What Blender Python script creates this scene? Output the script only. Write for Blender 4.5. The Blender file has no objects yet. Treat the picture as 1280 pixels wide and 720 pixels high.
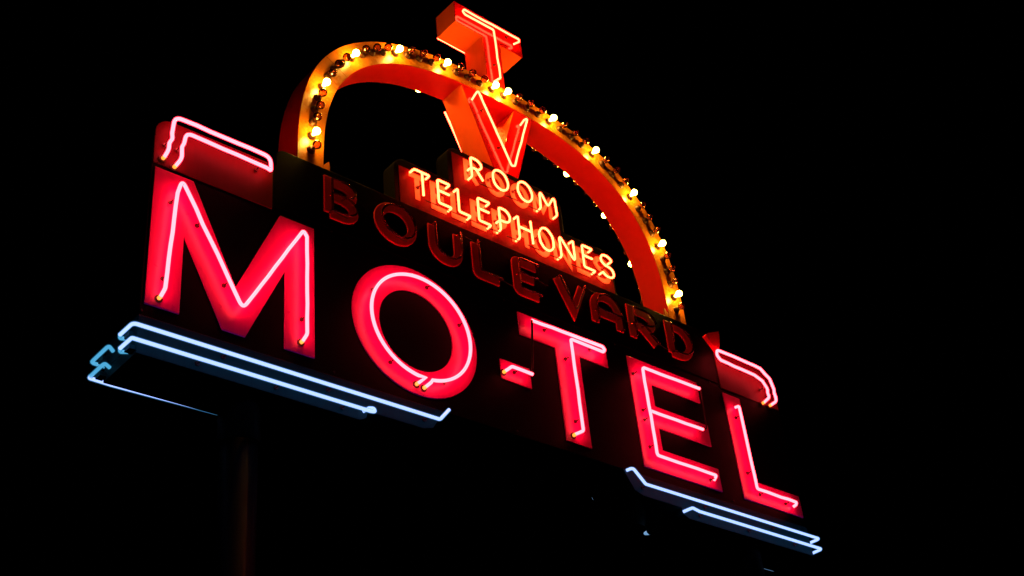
import bpy, bmesh, math, random
from mathutils import Vector, Matrix
random.seed(7)
sc = bpy.context.scene
COL = sc.collection

# ------------------------------------------------------------------ camera, night sky, exposure
XC, ZB = 3.66, 6.576          # the sign's middle and the height of the big letters' foot line above the ground
cam_d = bpy.data.cameras.new('camera'); cam = bpy.data.objects.new('camera', cam_d); COL.objects.link(cam)
cam_d.sensor_width = 36.0; cam_d.lens = 36.0 * 1605.0 / 1280.0; cam_d.clip_start = 0.05; cam_d.clip_end = 2000
right = Vector((0.75151, -0.65345, -0.09074)); down = Vector((0.30650, 0.46763, -0.82908)); fwd = Vector((0.58419, 0.59525, 0.55172))
m3 = Matrix((right, -down, -fwd)).transposed()
cam.matrix_world = Matrix.Translation((-3.2605 - XC, -6.9077, 1.6)) @ m3.to_4x4()
sc.camera = cam
world = bpy.data.worlds.new('World'); sc.world = world; world.use_nodes = True
wn = world.node_tree; bg = wn.nodes['Background']
sky = wn.nodes.new('ShaderNodeTexSky'); sky.sky_type = 'NISHITA'; sky.sun_disc = False
sky.sun_elevation = math.radians(-12); sky.sun_rotation = math.radians(200)
wn.links.new(sky.outputs[0], bg.inputs['Color']); bg.inputs['Strength'].default_value = 0.05
sc.view_settings.view_transform = 'Standard'; sc.view_settings.look = 'None'
sc.view_settings.exposure = 0.0; sc.view_settings.gamma = 1.0
sc.cycles.use_denoising = True
sc.cycles.max_bounces = 6; sc.cycles.diffuse_bounces = 3; sc.cycles.glossy_bounces = 3
sc.cycles.sample_clamp_indirect = 6.0

# ------------------------------------------------------------------ materials
def nm(name):
    m = bpy.data.materials.new(name); m.use_nodes = True
    return m, m.node_tree, m.node_tree.nodes['Principled BSDF']
def paint(name, col, rough=0.35, var=0.25, scale=6.0, spec=0.5, dirt=None, bump=0.15, coat=0.0):
    """sign enamel: the colour mottled by age, gloss that varies, slight oil-canning of the sheet"""
    m, t, b = nm(name); N = t.nodes.new; L = t.links.new
    co = N('ShaderNodeTexCoord')
    n1 = N('ShaderNodeTexNoise'); n1.inputs['Scale'].default_value = scale; n1.inputs['Detail'].default_value = 8; n1.inputs['Roughness'].default_value = .62
    L(co.outputs['Object'], n1.inputs['Vector'])
    mp = N('ShaderNodeMapping'); mp.inputs['Scale'].default_value = (9, 9, 1.1); L(co.outputs['Object'], mp.inputs['Vector'])
    n2 = N('ShaderNodeTexNoise'); n2.inputs['Scale'].default_value = 3; n2.inputs['Detail'].default_value = 5; L(mp.outputs[0], n2.inputs['Vector'])
    cr = N('ShaderNodeValToRGB'); cr.color_ramp.elements[0].position = .3; cr.color_ramp.elements[1].position = .75
    lo = dirt or tuple(c * (1 - var) for c in col)
    cr.color_ramp.elements[0].color = (*lo, 1); cr.color_ramp.elements[1].color = (*col, 1)
    mx = N('ShaderNodeMath'); mx.operation = 'ADD'
    h = N('ShaderNodeMath'); h.operation = 'MULTIPLY'; h.inputs[1].default_value = .5; L(n2.outputs['Fac'], h.inputs[0])
    h2 = N('ShaderNodeMath'); h2.operation = 'MULTIPLY'; h2.inputs[1].default_value = .6; L(n1.outputs['Fac'], h2.inputs[0])
    L(h.outputs[0], mx.inputs[0]); L(h2.outputs[0], mx.inputs[1]); L(mx.outputs[0], cr.inputs['Fac'])
    L(cr.outputs['Color'], b.inputs['Base Color'])
    mr = N('ShaderNodeMapRange'); mr.inputs['From Min'].default_value = .3; mr.inputs['From Max'].default_value = .7
    mr.inputs['To Min'].default_value = max(.03, rough - .08); mr.inputs['To Max'].default_value = rough + .1
    L(n1.outputs['Fac'], mr.inputs['Value']); L(mr.outputs[0], b.inputs['Roughness'])
    b.inputs['Specular IOR Level'].default_value = spec
    b.inputs['Coat Weight'].default_value = coat; b.inputs['Coat Roughness'].default_value = .06
    n3 = N('ShaderNodeTexNoise'); n3.inputs['Scale'].default_value = 2.2; n3.inputs['Detail'].default_value = 3; L(co.outputs['Object'], n3.inputs['Vector'])
    bp = N('ShaderNodeBump'); bp.inputs['Strength'].default_value = bump; bp.inputs['Distance'].default_value = .02
    L(n3.outputs['Fac'], bp.inputs['Height']); L(bp.outputs[0], b.inputs['Normal'])
    return m
def glow(name, rgb, strength=1.0):
    m, t, b = nm(name)
    b.inputs['Base Color'].default_value = (.6, .6, .6, 1); b.inputs['Roughness'].default_value = .2
    b.inputs['Emission Color'].default_value = (*[c for c in rgb], 1); b.inputs['Emission Strength'].default_value = strength
    return m
def glass(name, tint, gloss=.12):
    m = bpy.data.materials.new(name); m.use_nodes = True; t = m.node_tree; t.nodes.clear(); N = t.nodes.new; L = t.links.new
    o = N('ShaderNodeOutputMaterial'); tr = N('ShaderNodeBsdfTransparent'); tr.inputs[0].default_value = (*tint, 1)
    g = N('ShaderNodeBsdfGlossy'); g.inputs['Roughness'].default_value = .06
    fr = N('ShaderNodeFresnel'); fr.inputs[0].default_value = 1.5
    ad = N('ShaderNodeMath'); ad.operation = 'ADD'; ad.inputs[1].default_value = gloss; L(fr.outputs[0], ad.inputs[0])
    mx = N('ShaderNodeMixShader'); L(ad.outputs[0], mx.inputs[0]); L(tr.outputs[0], mx.inputs[1]); L(g.outputs[0], mx.inputs[2]); L(mx.outputs[0], o.inputs[0])
    return m
M = {
 'black':   paint('black_enamel', (.0013, .0011, .0013), .55, .5, 5, .03),
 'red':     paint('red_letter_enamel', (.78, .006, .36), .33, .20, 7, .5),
 'ear_red': paint('red_cap_enamel', (.085, .0008, .010), .5, .25, 7, .12),
 'dullred': paint('faded_red_letter', (.84, .016, .038), .55, .35, 14, .25),
 'arch_red':paint('red_arch_enamel', (.82, .022, .018), .45, .10, 3, .3, bump=.06),
 'arch_yel':paint('yellow_arch_enamel', (.48, .155, .012), .27, .3, 9, .45),
 'tv_red':  paint('glossy_red_face', (.50, .010, .011), .10, .08, 5, .6, bump=.02, coat=.4),
 'tv_side': paint('orange_red_side', (.86, .095, .012), .6, .14, 4, .15, bump=.08),
 'tel_red': paint('red_panel_enamel', (.13, .0006, .0006), .40, .45, 9, .06),
 'cream':   paint('orange_painted_letter', (.60, .60, .34), .40, .25, 20, .3),
 'blue':    paint('dark_blue_enamel', (.0015, .042, .046), .5, .4, 8, .05),
 'pole':    paint('dark_pole_paint', (.0012, .0010, .0012), .5, .4, 5, .03),
 'socket':  paint('brown_socket', (.06, .022, .010), .5, .5, 30, .3),
 'cable':   paint('black_cable', (.012, .010, .010), .5, .3, 20, .4),
 'support': paint('glass_support', (.05, .012, .014), .25, .2, 20, .6),
 'asphalt': paint('asphalt', (.05, .05, .052), .85, .4, 3, .3),
 'pink':    glow('pink_neon', (25.0, .95, 1.10)),
 'orange':  glow('orange_neon', (50.0, 1.9, .55)),
 'orange2': glow('red_orange_neon', (52.0, 1.5, .60)),
 'bluen':   glow('blue_white_neon', (.78, 1.0, 2.4)),
 'bluedim': glow('dim_blue_neon', (.16, .34, .60)),
 'cyan':    glow('cyan_neon', (.10, .50, .85)),
 'electrode': glow('warm_electrode', (3.2, .62, .07)),
 'bulb_on': glow('lit_bulb', (210.0, 100.0, 11.0)),
 'bulb_off': glass('unlit_bulb_glass', (.80, .46, .26), .10),
 'deadtube': glass('unlit_neon_glass', (.75, .10, .12), .05),
}

def shell(name, rgb, clear=.72):
    """the glass wall round a glowing gas column: clear, faintly alight"""
    m = bpy.data.materials.new(name); m.use_nodes = True; t = m.node_tree; t.nodes.clear(); N = t.nodes.new; L = t.links.new
    o = N('ShaderNodeOutputMaterial'); tr = N('ShaderNodeBsdfTransparent'); e = N('ShaderNodeEmission'); e.inputs[0].default_value = (*rgb, 1)
    mx = N('ShaderNodeMixShader'); mx.inputs[0].default_value = 1 - clear; L(tr.outputs[0], mx.inputs[1]); L(e.outputs[0], mx.inputs[2]); L(mx.outputs[0], o.inputs[0])  # emission in the glass stands in for the soft colour halo round the tube
    return m
SHELL = {'pink': shell('pink_tube_halo', (1.5, .03, .16)), 'orange': shell('orange_tube_halo', (1.8, .22, .06)), 'orange2': shell('red_orange_tube_halo', (1.8, .16, .06)),
         'bluen': shell('blue_tube_halo', (.06, .26, .50)), 'bluedim': glow('dim_blue_neon', (.16, .34, .60)),
 'cyan': shell('cyan_tube_halo', (.01, .10, .20))}
SHELL = {M[k].name: v for k, v in SHELL.items()}

# ------------------------------------------------------------------ helpers
def W(x, y, z): return (x - XC, y, z + ZB)            # sign coordinates (x along, y back, z up) to world
def link(name, me, mat, parent=None, loc=None, smooth=False, bevel=0):
    o = bpy.data.objects.new(name, me); COL.objects.link(o); o.parent = parent
    if loc: o.location = loc
    if mat and not me.materials: me.materials.append(mat)
    if smooth:
        for p in me.polygons: p.use_smooth = True
    if bevel:
        b = o.modifiers.new('bevel', 'BEVEL'); b.width = bevel; b.segments = 2; b.limit_method = 'ANGLE'; b.angle_limit = math.radians(40)
    return o
def mesh(name, vs, fs):
    me = bpy.data.meshes.new(name); me.from_pydata(vs, [], fs)
    bm = bmesh.new(); bm.from_mesh(me); bmesh.ops.recalc_face_normals(bm, faces=bm.faces); bm.to_mesh(me); bm.free(); me.update()
    return me
def prism_mesh(outs, y0, y1):
    """outs: one or several closed outlines in (x, z)"""
    if not isinstance(outs[0], list): outs = [outs]
    vs, fs = [], []
    for o in outs:
        n = len(o); k = len(vs)
        vs += [W(x, y0, z) for x, z in o] + [W(x, y1, z) for x, z in o]
        fs += [tuple(range(k, k + n)), tuple(range(k + 2 * n - 1, k + n - 1, -1))]
        fs += [(k + i, k + n + i, k + n + (i + 1) % n, k + (i + 1) % n) for i in range(n)]
    return mesh('plate', vs, fs)
def prism(name, outs, y0, y1, mat, parent, bevel=0): return link(name, prism_mesh(outs, y0, y1), mat, parent, bevel=bevel)
def ring_mesh(a, b, y0, y1, closed=True):
    """a, b: matching outer and inner outlines"""
    n = len(a); vs = []
    for (x, z), (u, w) in zip(a, b): vs += [W(x, y0, z), W(u, y0, w), W(u, y1, w), W(x, y1, z)]
    fs = []
    for i in range(n if closed else n - 1):
        j = (i + 1) % n
        for k in range(4): fs.append((4 * i + k, 4 * i + (k + 1) % 4, 4 * j + (k + 1) % 4, 4 * j + k))
    if not closed: fs += [(0, 1, 2, 3), (4 * n - 4, 4 * n - 3, 4 * n - 2, 4 * n - 1)]
    return mesh('ring', vs, fs)
def fillet(pts, r, n=6, closed=False):
    pts = [Vector(p) for p in pts]; out = []; N = len(pts)
    for i, p in enumerate(pts):
        if not closed and i in (0, N - 1): out.append(p); continue
        a, b = pts[i - 1], pts[(i + 1) % N]; u, v = (a - p), (b - p); lu, lv = u.length, v.length
        if lu < 1e-6 or lv < 1e-6: continue
        u /= lu; v /= lv; ang = u.angle(v)
        if ang > 3.10: out.append(p); continue
        d = min(r / max(math.tan(ang / 2), .05), lu * .48, lv * .48)
        p0, p1 = p + u * d, p + v * d
        for k in range(n + 1):
            t = k / n; out.append(p0 * (1 - t) ** 2 + p * 2 * t * (1 - t) + p1 * t * t)
    return out
def sweep(pts, r, closed=False, sides=10):
    pts = [Vector(p) for p in pts]; n = len(pts); vs, fs = [], []; prev = None
    for i, p in enumerate(pts):
        a = pts[i - 1] if (i or closed) else pts[0]; b = pts[(i + 1) % n] if (i < n - 1 or closed) else pts[-1]
        t = (b - a).normalized()
        if prev is None:
            u = t.cross(Vector((.31, .87, .22))).normalized()
        else:
            u = (prev - t * prev.dot(t)).normalized()
        prev = u; w = t.cross(u)
        for k in range(sides):
            c = 2 * math.pi * k / sides; q = p + (u * math.cos(c) + w * math.sin(c)) * r
            vs.append(W(*q))
    for i in range(n if closed else n - 1):
        j = (i + 1) % n
        for k in range(sides): fs.append((i * sides + k, i * sides + (k + 1) % sides, j * sides + (k + 1) % sides, j * sides + k))
    if not closed: fs += [tuple(range(sides)), tuple(range(n * sides - 1, n * sides - sides - 1, -1))]
    return mesh('tube', vs, fs)
def add_shell(me, pts, r, closed, sides, mat):
    """joins the halo-glowing glass wall to the gas column, as a second material of the same tube"""
    me.materials.append(mat)
    if mat.name not in SHELL: return me
    n0 = len(me.polygons); g = sweep(pts, r * 1.42, closed, sides); bm = bmesh.new(); bm.from_mesh(me); bm.from_mesh(g); bm.to_mesh(me); bm.free(); bpy.data.meshes.remove(g)
    me.materials.append(SHELL[mat.name])
    for p in me.polygons[n0:]: p.material_index = 1
    return me
def tube(name, pts, r, mat, parent, rnd=.03, closed=False, sides=10):
    q = fillet(pts, rnd, closed=closed) if rnd else pts
    return link(name, add_shell(sweep(q, r, closed, sides), q, r, closed, sides, mat), None, parent, smooth=True)
def part(name, parent, label=None, me=None, mat=None, **k):
    o = link(name, me, mat, parent, **k)
    if label: o['label'] = label
    return o
def cyl_mesh(r, L, sides=8, r2=None):
    """cylinder from y=0 towards the viewer (-y), in local coordinates"""
    r2 = r if r2 is None else r2; vs = []
    for i in range(sides):
        c = 2 * math.pi * i / sides; vs.append((r * math.cos(c), 0, r * math.sin(c)))
    for i in range(sides):
        c = 2 * math.pi * i / sides; vs.append((r2 * math.cos(c), -L, r2 * math.sin(c)))
    fs = [(i, (i + 1) % sides, sides + (i + 1) % sides, sides + i) for i in range(sides)] + [tuple(range(sides)), tuple(range(2 * sides - 1, sides - 1, -1))]
    return mesh('stub', vs, fs)
SUP = {}
def support(x, z, y, L, parent):
    """a glass stand-off between face (y) and tube"""
    k = round(L, 3)
    if k not in SUP:
        bm = bmesh.new()
        for me_ in (cyl_mesh(.017, .010, 10), cyl_mesh(.0065, L, 6)): bm.from_mesh(me_)
        me = bpy.data.meshes.new('tube_support'); bm.to_mesh(me); bm.free(); me.materials.append(M['support']); SUP[k] = me
    return link('tube_support', SUP[k], None, parent, loc=W(x, y, z))
ELM = None
def electrode(p0, p1, parent, r=.015):
    """the warm-glowing tube end that bends back into the face"""
    me = cyl_mesh(.031, .005, 12); link('electrode_housing', me, M['socket'], parent, loc=W(p0[0], p0[1] + .001, p0[2]))
    tube('electrode', [p0, p1], r, M['electrode'], parent, 0, sides=8)
def arc(cx, cz, rx, rz, a0, a1, n=14):
    return [(cx + rx * math.cos(math.radians(a0 + (a1 - a0) * i / n)), cz + rz * math.sin(math.radians(a0 + (a1 - a0) * i / n))) for i in range(n + 1)]
def ribbon(pts, w, closed=False):
    """outline(s) of a stroke of width w along pts, as matching left and right sides"""
    n = len(pts); A, B = [], []
    for i in range(n):
        p = Vector(pts[i]); a = Vector(pts[i - 1]) if (i or closed) else None; b = Vector(pts[(i + 1) % n]) if (i < n - 1 or closed) else None
        d0 = (p - a).normalized() if a is not None else (b - p).normalized(); d1 = (b - p).normalized() if b is not None else d0
        n0, n1 = Vector((-d0.y, d0.x)), Vector((-d1.y, d1.x)); m = (n0 + n1)
        m = m.normalized() if m.length > .05 else n0
        k = min(1 / max(m.dot(n0), .3), 2.2) * w / 2
        A.append(tuple(p + m * k)); B.append(tuple(p - m * k))
    return A, B

# stroke letters in a unit box: list of (points, closed)
G = {
 'T': [([(0, 1), (1, 1)], 0), ([(.5, .97), (.5, 0)], 0)],
 'E': [([(1, 1), (0, 1), (0, 0), (1, 0)], 0), ([(.03, .52), (.85, .52)], 0)],
 'L': [([(0, 1), (0, 0), (1, 0)], 0)],
 'P': [([(0, 0), (0, 1), (.45, 1)] + arc(.45, .72, .55, .28, 80, -80, 10) + [(.45, .44), (.03, .44)], 0)],
 'H': [([(0, 1), (0, 0)], 0), ([(1, 1), (1, 0)], 0), ([(.03, .5), (.97, .5)], 0)],
 'O': [(arc(.5, .5, .5, .5, -90, 262, 27)[:-1], 1)],
 'N': [([(0, 0), (0, 1), (1, 0), (1, 1)], 0)],
 'S': [(arc(.5, .75, .48, .25, 20, 250, 10) + arc(.5, .25, .5, .25, 80, -155, 12), 0)],
 'R': [([(0, 0), (0, 1), (.45, 1)] + arc(.45, .74, .52, .26, 80, -80, 10) + [(.45, .48), (.03, .48)], 0), ([(.42, .46), (1, 0)], 0)],
 'M': [([(0, 0), (.04, 1), (.5, .28), (.96, 1), (1, 0)], 0)],
 'B': [([(0, 0), (0, 1), (.5, 1)] + arc(.5, .77, .45, .23, 80, -80, 8) + [(.5, .54), (.03, .54)], 0), ([(.5, .51)] + arc(.5, .26, .5, .26, 80, -80, 8) + [(.5, 0), (.03, 0)], 0)],
 'U': [([(0, 1), (0, .38)] + arc(.5, .38, .5, .38, 180, 360, 14) + [(1, .38), (1, 1)], 0)],
 'V': [([(0, 1), (.52, 0), (1, 1)], 0)],
 'A': [([(0, 0), (0, .52)] + arc(.5, .52, .5, .48, 180, 0, 14) + [(1, .52), (1, 0)], 0), ([(.03, .40), (.97, .40)], 0)],
 'D': [([(0, 0), (0, 1), (.35, 1)] + arc(.35, .5, .65, .5, 80, -80, 12) + [(.35, 0), (-.02, 0)], 0)],
}
def glyph(ch, x, z, w, h):
    out = []
    for pts, c in G[ch]:
        q = []
        for a, b in pts:
            p = (x + a * w, z + b * h)
            if not q or math.dist(p, q[-1]) > .004: q.append(p)
        out.append((q, c))
    return out
def stroke_mesh(strokes, w, y0, y1):
    bm = bmesh.new()
    for k, (pts, c) in enumerate(strokes):
        A, B = ribbon(pts, w, bool(c)); t = ring_mesh(A, B, y0 + .0015 * k, y1, bool(c)); bm.from_mesh(t); bpy.data.meshes.remove(t)
    me = bpy.data.meshes.new('strokes'); bm.to_mesh(me); bm.free(); return me

# ------------------------------------------------------------------ ground
def ground():
    me = mesh('ground', [(-300, -300, 0), (300, -300, 0), (300, 300, 0), (-300, 300, 0)], [(0, 1, 2, 3)])
    o = link('ground', me, M['asphalt']); o['kind'] = 'structure'
ground()

# ------------------------------------------------------------------ the sign: one thing, everything bolted to it is a part
sign = bpy.data.objects.new('motel_sign', None); COL.objects.link(sign)
sign['label'] = 'tall neon motel sign with a bulb-lit arch, lit against a black night sky'
sign['category'] = 'neon sign'
D = .45                                                # depth of the cabinet
XL, XR, ZT, ZH, Z0 = -.03, 7.29, 1.69, 1.88, -.10      # cabinet sides, shoulder, header top, belly
HX0, HX1 = 1.03, 6.31

def corner(cx, cz, r, a0, a1, n=7): return arc(cx, cz, r, r, a0, a1, n)
outline = ([(XL, Z0), (XR, Z0)] + corner(XR - .24, ZT - .24, .24, 0, 90) + [(HX1 + .004, ZT), (HX1, ZT + .01), (HX1, ZH - .05)] + corner(HX1 - .05, ZH - .05, .05, 10, 90, 4)
           + corner(HX0 + .09, ZH - .09, .09, 90, 170, 5) + [(HX0, ZT + .01), (HX0 - .004, ZT)] + corner(XL + .16, ZT - .16, .16, 90, 180))
cabinet = part('cabinet', sign, 'black stepped sheet metal cabinet carrying the letters', prism_mesh(outline, 0, D), M['black'], bevel=.006)
for i, z in enumerate((1.285,)):                        # sheet joint between letter field and header
    prism('joint_strip', [(HX0, z - .012), (HX1, z - .012), (HX1, z + .012), (HX0, z + .012)], -.005, .003, M['black'], cabinet)
for x in (XL + .02, 1.56, 3.40, 4.80, 6.17):
    for z in (-.06, 1.25):
        link('bolt', cyl_mesh(.009, .006, 8), M['cable'], cabinet, loc=W(x, 0, z))
prism('corner_fin', [(6.20, 1.80), (6.25, 1.845), (6.44, 1.925), (6.435, 1.86), (6.405, 1.74), (6.36, 1.66), (6.335, 1.665)], -.05, -.004, M['dullred'], cabinet)

# stepped bases with the blue tubes
def step(xa, xb, xc, side):
    """xa outer side, xb end of the lower step, xc end of the upper step"""
    s = 1 if xb > xa else -1; za, zb, z1 = -.408, -.31, Z0 + .002
    o1 = [(xa, zb - .002), (xc - s * .16, zb - .002), (xc - s * .06, zb + .03), (xc + s * .06, z1), (xa, z1)]
    o2 = [(xa + s * .002, za), (xb - s * .08, za), (xb - s * .02, za + .03), (xb, zb), (xa + s * .002, zb)]
    p = part('base_step', sign, 'dark blue stepped foot %s' % side, prism_mesh(o1, -.006, D + .012), M['blue'], bevel=.004)
    prism('lower_tread', o2, -.010, D + .016, M['blue'], p, .004)
    return p
yF, yB, rB = -.08, D + .08, .0128
left = step(XL, 1.86, 2.55, 'under the letters M and O'); rgt = step(XR, 5.36, 4.70, 'under the letters E and L')
def blue_front(par, pts, rnd=.035): tube('neon_tube', pts, rB, M['bluen'], par, rnd)
xs = XL - .07; xo = XR + .062
blue_front(left, [(xs - .002, .10, -.235), (xs, yF, -.235), (2.50, yF, -.235), (2.60, yF, -.12)])
blue_front(left, [(xs - .002, .08, -.352), (xs, yF, -.352), (1.83, yF, -.352), (1.872, yF, -.345), (1.868, yF + .012, -.312), (1.83, yF + .02, -.318), (1.80, -.02, -.335)], .015)
tube('side_tube', [(xs + .002, .105, -.235), (xs + .012, .125, -.245), (xs + .05, .09, -.255)], rB, M['cyan'], left, .015)
tube('side_tube', [(xs + .002, .085, -.352), (xs + .012, .105, -.362), (xs + .05, .07, -.368)], rB, M['cyan'], left, .015)
tube('side_tube', [(xs + .05, .30, -.245), (xs + .005, .27, -.235), (xs, .30, -.235), (xs, yB, -.235), (.05, yB, -.235)], rB, M['cyan'], left, .03)
tube('side_tube', [(xs + .05, .33, -.36), (xs + .005, .31, -.352), (xs, .34, -.352), (xs, yB - .02, -.352)], rB, M['cyan'], left, .02)
tube('neon_tube', [(xs, yB - .02, -.352), (xs, yB, -.358), (.06, yB, -.3625), (.86, yB, -.3495), (1.50, yB, -.325)], rB, M['bluen'], left, .03)
tube('neon_tube', [(.05, yB, -.235), (2.30, yB, -.225)], rB, M['bluen'], left, .03)
blue_front(rgt, [(4.67, -.02, -.115), (4.69, yF, -.11), (4.83, yF, -.235), (xo, yF, -.235), (xo, .12, -.235)])
blue_front(rgt, [(5.36, -.02, -.36), (5.38, yF, -.352), (5.43, yF, -.330), (5.52, yF, -.345), (xo, yF, -.345), (xo, .17, -.345)])
tube('neon_tube', [(xo, .27, -.345), (xo, yB, -.352), (6.95, yB, -.352), (6.45, yB, -.335), (5.56, yB, -.330), (5.49, yB, -.335), (5.42, yB, -.352), (5.40, yB - .06, -.36)], rB * .8, M['bluedim'], rgt, .03)
tube('neon_tube', [(xo, .25, -.235), (xo, yB, -.235), (4.88, yB, -.225), (4.78, yB, -.12), (4.76, yB - .06, -.115)], rB * .8, M['bluedim'], rgt, .03)
tube('blockout_tube', [(xo, .17, -.345), (xo, .27, -.345)], rB - .002, M['cable'], rgt, 0)
for x in (.42, 1.05, 1.62): support(x, -.352, -.010, .055, left)
for x in (.62, 1.5, 2.40): support(x, -.235, -.006, .06, left)
for x in (4.86, 5.7, 6.7): support(x, -.235, -.006, .06, rgt)
for x in (5.60, 6.3, 7.0): support(x, -.345, -.010, .055, rgt)
for y, z in ((.02, -.255), (.0, -.368), (.40, -.255), (.42, -.368)):
    link('tube_clamp', mesh('c', [W(XL - u, y + v, z + w) for u in (-.005, .045) for v in (0, .07) for w in (-.012, .022)],
         [(0, 1, 3, 2), (4, 5, 7, 6), (0, 1, 5, 4), (2, 3, 7, 6), (0, 2, 6, 4), (1, 3, 7, 5)]), M['blue'], left)

# ------------------------------------------------------------------ big letters M O - T E L
TH = -.010
S = -.085; rT = .0138
def wobble(q):
    """hand-bent glass: the long runs are not quite straight"""
    out = [q[0]]
    for a, b in zip(q, q[1:]):
        n = int((b - a).length / .13)
        out += [a.lerp(b, i / (n + 1)) + Vector((random.uniform(-1, 1), random.uniform(-1, 1), random.uniform(-1, 1))) * .0028 for i in range(1, n + 1)] + [b]
    return out
def sub_tube(par, pts, rnd=.03, name='neon_tube', mat='pink', r=rT):
    q = fillet(pts, rnd) if rnd else [Vector(p) for p in pts]
    return tube(name, wobble(q), r, M[mat], par, 0)
def y(pts, d=S): return [(a, d, b) for a, b in pts]
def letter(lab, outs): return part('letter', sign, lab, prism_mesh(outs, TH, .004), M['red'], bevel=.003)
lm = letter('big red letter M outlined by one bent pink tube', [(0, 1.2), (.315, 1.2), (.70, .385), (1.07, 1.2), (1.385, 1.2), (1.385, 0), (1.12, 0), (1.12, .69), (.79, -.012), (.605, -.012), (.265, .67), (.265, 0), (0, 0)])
sub_tube(lm, [(.105, -.035, .075), (.11, S, .115), (.155, S, .97), (.185, S, 1.10), (.245, S, 1.0), (.72, S, .165), (1.235, S, 1.075), (1.268, S, 1.03), (1.268, S, .135), (1.262, -.035, .10)], .035)
electrode((.103, TH, .07), (.105, -.038, .076), lm); electrode((1.26, TH, .096), (1.262, -.038, .101), lm)
for q in ((.12, .24), (.14, .92), (.36, .80), (.60, .36), (.96, .58), (1.265, .30)): support(*q, TH, .05, lm)
ocx, ocz = 2.375, .58
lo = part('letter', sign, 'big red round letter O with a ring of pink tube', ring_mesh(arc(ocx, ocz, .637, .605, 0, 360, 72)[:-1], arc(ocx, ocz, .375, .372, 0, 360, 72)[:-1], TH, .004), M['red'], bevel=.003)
po = [(ocx + .505 * math.cos(math.radians(a)), S, ocz - .003 + .482 * math.sin(math.radians(a))) for a in range(-82, 266, 4)]
sub_tube(lo, [(2.415, -.035, .055), (2.44, S + .008, .083)] + po + [(2.362, S - .020, .088), (2.34, -.035, .066)], 0)
electrode((2.41, TH, .05), (2.416, -.038, .057), lo); electrode((2.335, TH, .062), (2.34, -.038, .067), lo)
for a in (25, 150, 235, 300, 75): support(ocx + .505 * math.cos(math.radians(a)), ocz + .482 * math.sin(math.radians(a)), TH, .05, lo)
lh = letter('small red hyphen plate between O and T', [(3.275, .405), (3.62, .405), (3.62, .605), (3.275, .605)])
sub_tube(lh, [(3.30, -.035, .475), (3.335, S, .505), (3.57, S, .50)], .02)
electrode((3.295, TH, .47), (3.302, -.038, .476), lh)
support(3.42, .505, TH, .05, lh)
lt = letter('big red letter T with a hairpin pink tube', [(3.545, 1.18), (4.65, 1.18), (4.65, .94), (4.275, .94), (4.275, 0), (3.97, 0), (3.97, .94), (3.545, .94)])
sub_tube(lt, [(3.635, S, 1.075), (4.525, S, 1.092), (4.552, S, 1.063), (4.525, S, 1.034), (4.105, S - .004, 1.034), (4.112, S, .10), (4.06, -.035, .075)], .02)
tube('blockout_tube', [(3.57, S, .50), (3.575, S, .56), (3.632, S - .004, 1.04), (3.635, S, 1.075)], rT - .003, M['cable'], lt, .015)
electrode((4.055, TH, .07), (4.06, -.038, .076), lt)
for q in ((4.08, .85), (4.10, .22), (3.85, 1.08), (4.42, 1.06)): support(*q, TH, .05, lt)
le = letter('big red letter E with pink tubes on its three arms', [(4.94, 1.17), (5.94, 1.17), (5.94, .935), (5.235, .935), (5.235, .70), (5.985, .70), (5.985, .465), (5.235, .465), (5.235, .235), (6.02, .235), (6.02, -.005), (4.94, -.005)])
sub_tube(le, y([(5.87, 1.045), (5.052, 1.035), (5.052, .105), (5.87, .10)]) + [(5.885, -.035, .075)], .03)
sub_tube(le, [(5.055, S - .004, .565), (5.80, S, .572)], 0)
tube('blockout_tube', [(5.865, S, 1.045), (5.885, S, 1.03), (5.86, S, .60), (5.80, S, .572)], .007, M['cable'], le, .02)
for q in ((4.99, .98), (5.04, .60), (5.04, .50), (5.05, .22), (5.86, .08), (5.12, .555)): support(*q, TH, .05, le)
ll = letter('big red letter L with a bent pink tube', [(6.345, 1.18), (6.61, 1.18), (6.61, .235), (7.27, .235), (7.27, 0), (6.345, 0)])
sub_tube(ll, [(6.47, -.035, 1.03), (6.465, S, 1.02), (6.478, S, .105), (7.09, S, .10), (7.105, S + .02, .085), (7.09, -.035, .07)], .025)
for q in ((6.47, .30), (6.60, .10), (7.0, .09), (6.47, .92)): support(*q, TH, .05, ll)

# ------------------------------------------------------------------ end caps above M and L
cl = part('end_cap', sign, 'red shoulder panel above the letter M with double pink tube',
          prism_mesh([(XL + .012, 1.235), (HX0 - .03, 1.235), (HX0 - .03, ZT - .008)] + corner(XL + .155, ZT - .153, .145, 90, 180), -.007, .004), M['ear_red'], bevel=.004)
sub_tube(cl, [(.055, -.035, 1.295), (.062, S, 1.335), (.062, S, 1.40), (.085, S, 1.45), (.078, S, 1.50), (.092, S, 1.672), (.93, S, 1.672), (.935, S, 1.535), (.90, S, 1.548), (.195, S, 1.562), (.180, S, 1.45), (.165, S, 1.41), (.170, S, 1.30), (.150, -.035, 1.255)], .07)
electrode((.052, -.014, 1.29), (.055, -.038, 1.296), cl); electrode((.147, -.014, 1.25), (.15, -.038, 1.256), cl)
for q in ((.06, 1.42), (.16, 1.42), (.62, 1.62), (.84, 1.545)): support(*q, -.016, .05, cl)
cr_ = part('end_cap', sign, 'red shoulder panel above the letter L with double pink tube',
          prism_mesh([(6.335, 1.235), (XR - .012, 1.235)] + corner(XR - .25, ZT - .246, .238, 0, 90) + [(6.335, ZT - .008)], -.007, .004), M['ear_red'], bevel=.004)
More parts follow.
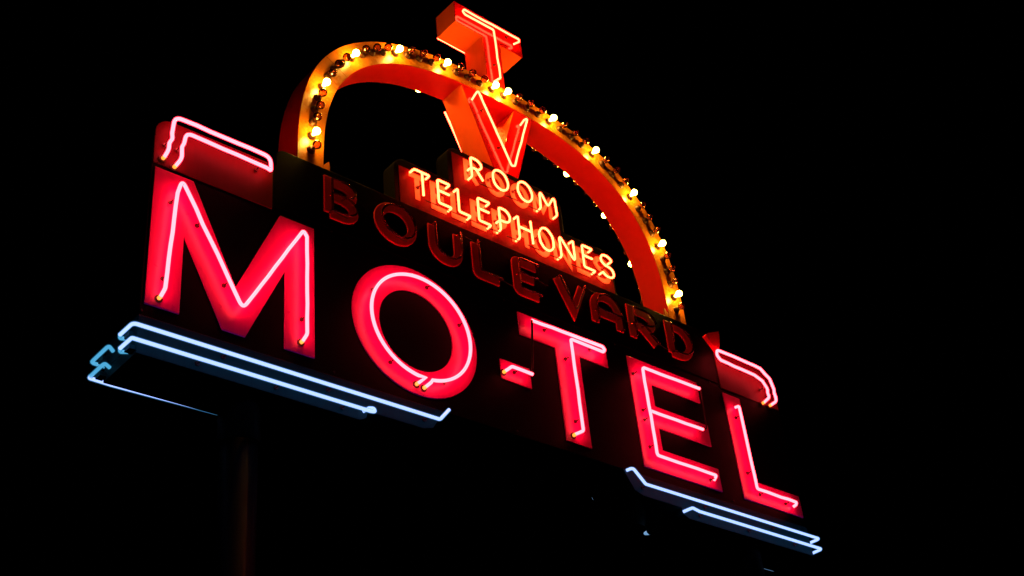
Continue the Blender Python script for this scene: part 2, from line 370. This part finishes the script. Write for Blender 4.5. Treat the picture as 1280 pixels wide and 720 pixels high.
sub_tube(cr_, [(7.115, -.035, 1.245), (7.15, S, 1.275), (7.155, S, 1.33), (7.145, S, 1.37), (7.155, S, 1.42), (7.12, S, 1.54), (6.99, S, 1.625), (6.90, S, 1.632), (6.29, S, 1.632), (6.272, S, 1.56), (6.32, S, 1.518), (6.86, S, 1.505), (6.98, S, 1.47), (7.04, S, 1.39), (7.025, S, 1.34), (7.04, S, 1.29), (6.995, -.035, 1.24)], .04)
electrode((7.11, -.014, 1.24), (7.116, -.038, 1.246), cr_); electrode((6.99, -.014, 1.235), (6.996, -.038, 1.241), cr_)
for q in ((6.55, 1.57), (7.0, 1.40), (7.10, 1.35), (6.75, 1.57)): support(*q, -.016, .05, cr_)

# ------------------------------------------------------------------ BOULEVARD, unlit
BZ, BH, BW = 1.425, .33, .094
for ch, x0, x1 in (('B', 1.49, 1.82), ('O', 1.99, 2.43), ('U', 2.57, 2.94), ('L', 3.06, 3.40), ('E', 3.54, 3.88), ('V', 4.06, 4.48), ('A', 4.53, 4.95), ('R', 5.05, 5.45), ('D', 5.60, 5.98)):
    st = glyph(ch, x0 + .043, BZ, x1 - x0 - .086, BH)
    st = [([tuple(p)[:2] for p in fillet([(a, b, 0) for a, b in pts], .04, 4)] if not c and len(pts) < 6 and ch not in 'V' else pts, c) for pts, c in st]
    p = part('small_letter', sign, 'unlit dull red letter %s of the word above MOTEL' % ch, stroke_mesh(st, BW, -.016, .003), M['dullred'], bevel=.006)
    for k, (pts, c) in enumerate(st):
        q = [(a, -.062 - .003 * k, b) for a, b in pts]
        if not c:
            q = [(q[0][0], -.017, q[0][2])] + q + [(q[-1][0], -.017, q[-1][2])]
        tube('unlit_tube', q, .0105, M['deadtube'], p, .012, bool(c), 8)
    e = st[-1][0][-1]
    tube('lead_wire', [(e[0], -.05, e[1]), (e[0] + .05, -.06, e[1] - .02), (e[0] + .12, -.03, e[1] + .0), (e[0] + .17, -.02, e[1] + .01)], .0035, M['cable'], p, .03, sides=6)

# ------------------------------------------------------------------ the arch with its bulbs
AY0, AY1, AZ, AN = .06, .36, 1.90, 2.65
def sup(A, B, t):
    c, s_ = math.cos(t), math.sin(t); e = 2 / AN
    return (XC - math.copysign(abs(c) ** e, c) * A, AZ + abs(s_) ** e * B)
NT = 96
def ts(): 
    # even spacing along the curve
    pr = [sup(2.26, 2.01, math.pi * i / 4000) for i in range(4001)]; s_ = [0]
    for a, b in zip(pr, pr[1:]): s_.append(s_[-1] + math.dist(a, b))
    return s_, pr
SS, PR = ts()
def t_at(s_):
    lo_, hi = 0, 4000
    while hi - lo_ > 1:
        m_ = (lo_ + hi) // 2
        if SS[m_] < s_: lo_ = m_
        else: hi = m_
    return math.pi * (lo_ + (s_ - SS[lo_]) / max(SS[hi] - SS[lo_], 1e-9)) / 4000
T_ = [t_at(SS[-1] * i / NT) for i in range(NT + 1)]
ao = [(XC - 2.39, 1.85)] + [sup(2.39, 2.12, t) for t in T_] + [(XC + 2.39, 1.85)]
ai = [(XC - 2.13, 1.85)] + [sup(2.13, 1.90, t) for t in T_] + [(XC + 2.13, 1.85)]
arch = part('arch', sign, 'tall red arch edged in yellow and studded with light bulbs', ring_mesh(ao, ai, AY0, AY1, False), M['arch_red'])
for f in arch.data.polygons: f.use_smooth = False
cuts = [0, 7, 19, 33, 49, 65, 79, 91, NT + 2]
for a, b in zip(cuts, cuts[1:]):
    def seg(l, inset, k):                              # pull the ends 2 mm apart for the joint
        q = [Vector(v) for v in l[a:b + 1]]; q[0] = q[0] + (q[1] - q[0]).normalized() * .002; q[-1] = q[-1] + (q[-2] - q[-1]).normalized() * .002
        return [tuple(v) for v in q]
    A, B = seg(ao, 0, 0), seg(ai, 0, 0)
    A = [tuple(Vector(p).lerp(Vector(q), .012)) for p, q in zip(A, B)]; B = [tuple(Vector(q).lerp(Vector(p), .012)) for p, q in zip(A, B)]
    link('yellow_panel', ring_mesh(A, B, AY0 - .006, AY0 + .002, False), M['arch_yel'], arch)
    link('yellow_panel', ring_mesh(A, B, AY1 - .002, AY1 + .006, False), M['arch_yel'], arch)
prism('gusset', [(1.53, 1.86), (1.60, 1.86), (1.585, 2.03), (1.53, 1.97)], AY0 - .004, AY0 + .02, M['arch_yel'], arch)
prism('gusset', [(5.79, 1.86), (5.72, 1.86), (5.735, 2.03), (5.79, 1.97)], AY0 - .004, AY0 + .02, M['arch_yel'], arch)
def lathe(prof, n=14):
    vs, fs = [], []
    for yy, r in prof:
        for i in range(n):
            c = 2 * math.pi * i / n; vs.append((r * math.cos(c), -yy, r * math.sin(c)))
    for k in range(len(prof) - 1):
        for i in range(n): fs.append((k * n + i, k * n + (i + 1) % n, (k + 1) * n + (i + 1) % n, (k + 1) * n + i))
    fs += [tuple(range(n)), tuple(range(len(prof) * n - 1, len(prof) * n - n - 1, -1))]
    me = mesh('lathe', vs, fs)
    for p in me.polygons: p.use_smooth = True
    return me
R_ = .040; cb = .088
globe = [(.022, .0125), (.036, .0145), (.048, .020)] + [(cb - R_ * math.cos(math.radians(a)), R_ * math.sin(math.radians(a))) for a in (42, 58, 75, 92, 110, 128, 146, 163, 176)]
bm_on = lathe([(a, b * .80) if a < .05 else (cb + (a - cb) * .80 - .004, b * .80) for a, b in globe]); bm_on.materials.append(M['bulb_on'])
bm_off = lathe(globe); bm_off.materials.append(M['bulb_off'])
sockm = lathe([(0, .040), (.006, .040), (.008, .032), (.026, .030), (.030, .027), (.030, .016)], 14); sockm.materials.append(M['socket'])
stemm = lathe([(.02, .006), (.05, .005), (.062, .0015), (.086, .0015), (.088, .0004)], 6); stemm.materials.append(M['socket'])
half = SS[-1] / 2
for back in (0, 1):
    for sd in (-1, 1):
        for k in range(22):
            x, z = sup(2.26, 2.01, t_at(half + sd * (.080 + .1565 * k)))
            loc = W(x, AY1 + .006 if back else AY0 - .006, z); rot = (0, 0, math.pi if back else 0)
            on = k % 4 == 0
            s_ = link('socket', sockm, None, arch, loc=loc); s_.rotation_euler = rot
            loc = W(x, AY1 - .004 if back else AY0 - .006, z)
            b = link('bulb', bm_on if on else bm_off, None, arch, loc=loc)
            b.rotation_euler = (rot[0] + random.uniform(-.06, .06), random.uniform(-1, 1), rot[2] + random.uniform(-.06, .06))
            if not on:
                f = link('filament_stem', stemm, None, arch, loc=loc); f.rotation_euler = b.rotation_euler

# ------------------------------------------------------------------ T and V box letters
def box_letter(lab, out, z_in):
    p = part('box_letter', sign, lab, prism_mesh(out, AY0 + .008, AY1), M['tv_side'], bevel=.003)
    prism('face_plate', out, AY0 + .002, AY0 + .009, M['tv_red'], p)
    prism('face_plate', out, AY1 - .001, AY1 + .006, M['tv_red'], p)
    return p
TF = AY0 + .002; tS = TF - .060; rV = .0098
bt = box_letter('deep red box letter T standing on top of the arch', [(3.19, 4.955), (4.115, 4.955), (4.115, 4.665), (3.79, 4.665), (3.79, 3.985), (3.56, 3.985), (3.56, 4.665), (3.19, 4.665)], 0)
pt = [(3.965, tS + .02, 4.745), (4.03, tS, 4.80), (4.03, tS, 4.835), (3.27, tS, 4.825), (3.245, tS, 4.785), (3.275, tS, 4.755), (3.665, tS, 4.762), (3.685, tS, 4.09), (3.63, TF - .02, 4.04)]
sub_tube(bt, pt, .02, mat='orange2', r=rV)
sub_tube(bt, [(a, AY1 + .034 + (AY0 - b) * 0, c) for a, b, c in [(3.22, 0, 4.70), (4.08, 0, 4.70), (4.08, 0, 4.84), (3.24, 0, 4.84)]], .02, mat='orange2', r=rV)
for q in ((3.5, 4.83), (3.9, 4.83), (3.67, 4.3)): support(*q, TF, .05, bt)
bv = box_letter('deep red box letter V hanging inside the arch', [(3.19, 3.79), (3.44, 3.79), (3.67, 3.16), (3.885, 3.79), (4.13, 3.79), (3.80, 2.78), (3.545, 2.78)], 0)
sub_tube(bv, [(3.29, TF - .02, 3.61), (3.305, tS, 3.66), (3.35, tS, 3.735), (3.70, tS, 2.935), (3.745, tS, 2.955), (4.005, tS, 3.70), (3.955, tS, 3.655), (3.93, TF - .02, 3.60)], .018, mat='orange2', r=rV)
sub_tube(bv, [(3.235, AY1 + .034, 3.68), (3.60, AY1 + .034, 2.86), (3.75, AY1 + .034, 2.86), (4.06, AY1 + .034, 3.68)], .02, mat='orange2', r=rV)
for q in ((3.42, 3.55), (3.60, 3.15), (3.90, 3.38)): support(*q, TF, .05, bv)

# ------------------------------------------------------------------ ROOM / TELEPHONES boxes
PY = .046
def tier(lab, x0, x1, z0, z1, face, r=.13):
    out = [(x0, z0), (x1, z0)] + corner(x1 - r, z1 - r, r, 0, 90) + corner(x0 + r, z1 - r, r, 90, 180)
    p = part('tier_box', sign, lab, prism_mesh(out, PY + .004, .21), M['black'], bevel=.005)
    fx0, fx1, fz0, fz1 = face
    prism('face_panel', [(fx0, fz0), (fx1, fz0), (fx1, fz1), (fx0, fz1)], PY, PY + .006, M['tel_red'], p)
    return p
def word(p, items, z, h, wp, r):
    ends = []
    for ch, x0, x1 in items:
        st = glyph(ch, x0 + wp / 2, z + wp / 2, x1 - x0 - wp, h - wp)
        o = link('painted_letter', stroke_mesh(st, wp, PY - .005, PY + .002), M['cream'], p)
        bm = bmesh.new()
        for k, (pts, c) in enumerate(st):
            q = [(a + random.uniform(-.003, .003), PY - .080 - .004 * k, b) for a, b in pts]
            if not c and k == 0: q = [(q[0][0], PY - .02, q[0][2])] + q + [(q[-1][0], PY - .02, q[-1][2])]
            q = fillet(q, .022, closed=bool(c)); t = add_shell(sweep(q, r, bool(c), 10), q, r, bool(c), 10, M['orange']); bm.from_mesh(t); bpy.data.meshes.remove(t)
        me = bpy.data.meshes.new('neon_letter'); bm.to_mesh(me); bm.free(); me.materials.append(M['orange']); me.materials.append(SHELL['orange_neon']); link('neon_letter', me, None, p, smooth=True)
        ends.append((x0 + wp / 2, x1 - wp / 2)); support((x0 + x1) / 2 if ch not in 'OP' else x0 + wp / 2, z + h * .52, PY - .005, .05, p)
    for (a0, a1), (b0, b1) in zip(ends, ends[1:]):
        zz = z + wp * .6
        tube('cable', [(a1 - .02, PY - .03, zz), (a1 + .02, PY - .055, zz - .022), (b0 + .01, PY - .055, zz - .02), (b0 + .02, PY - .03, zz)], .0055, M['cable'], p, .03, sides=6)
rW = .0102
tele = tier('long box with orange neon spelling TELEPHONES', 2.27, 5.01, 1.875, 2.425, (2.325, 4.985, 1.895, 2.335))
room = tier('short upper box with orange neon spelling ROOM', 2.905, 4.37, 2.427, 2.86, (2.965, 4.31, 2.43, 2.795))
prism('face_panel', [(2.965, 2.337), (4.31, 2.337), (4.31, 2.429), (2.965, 2.429)], PY, PY + .006, M['tel_red'], room)
word(tele, [('T', 2.405, 2.635), ('E', 2.67, 2.87), ('L', 2.905, 3.095), ('E', 3.14, 3.34), ('P', 3.40, 3.585), ('H', 3.635, 3.85), ('O', 3.895, 4.135), ('N', 4.17, 4.41), ('E', 4.475, 4.675), ('S', 4.725, 4.945)], 1.995, .315, .054, rW)
word(room, [('R', 3.10, 3.285), ('O', 3.365, 3.61), ('O', 3.68, 3.92), ('M', 3.965, 4.235)], 2.49, .285, .054, rW)

# ------------------------------------------------------------------ poles
for x, lab in ((.90, 'dark steel pole under the letter M'), (6.48, 'dark steel pole under the letter L')):
    n = 32; vs, fs = [], []
    for z in (-.42, -ZB):
        for i in range(n):
            c = 2 * math.pi * i / n; vs.append(W(x + .135 * math.cos(c), D / 2 + .135 * math.sin(c), z))
    fs = [(i, (i + 1) % n, n + (i + 1) % n, n + i) for i in range(n)] + [tuple(range(n)), tuple(range(2 * n - 1, n - 1, -1))]
    p = part('support_pole', sign, lab, mesh('pole', vs, fs), M['pole'], smooth=True)
    for nm_, z0, z1, r0 in (('collar', -.408, -.75, .155), ('base_flange', -ZB + .03, -ZB, .28)):
        vs = [W(x + r0 * math.cos(2 * math.pi * i / n), D / 2 + min(r0, .21 if nm_ == 'collar' else 9) * math.sin(2 * math.pi * i / n), z) for z in (z0, z1) for i in range(n)]
        link(nm_, mesh(nm_, vs, fs), M['pole'], p)
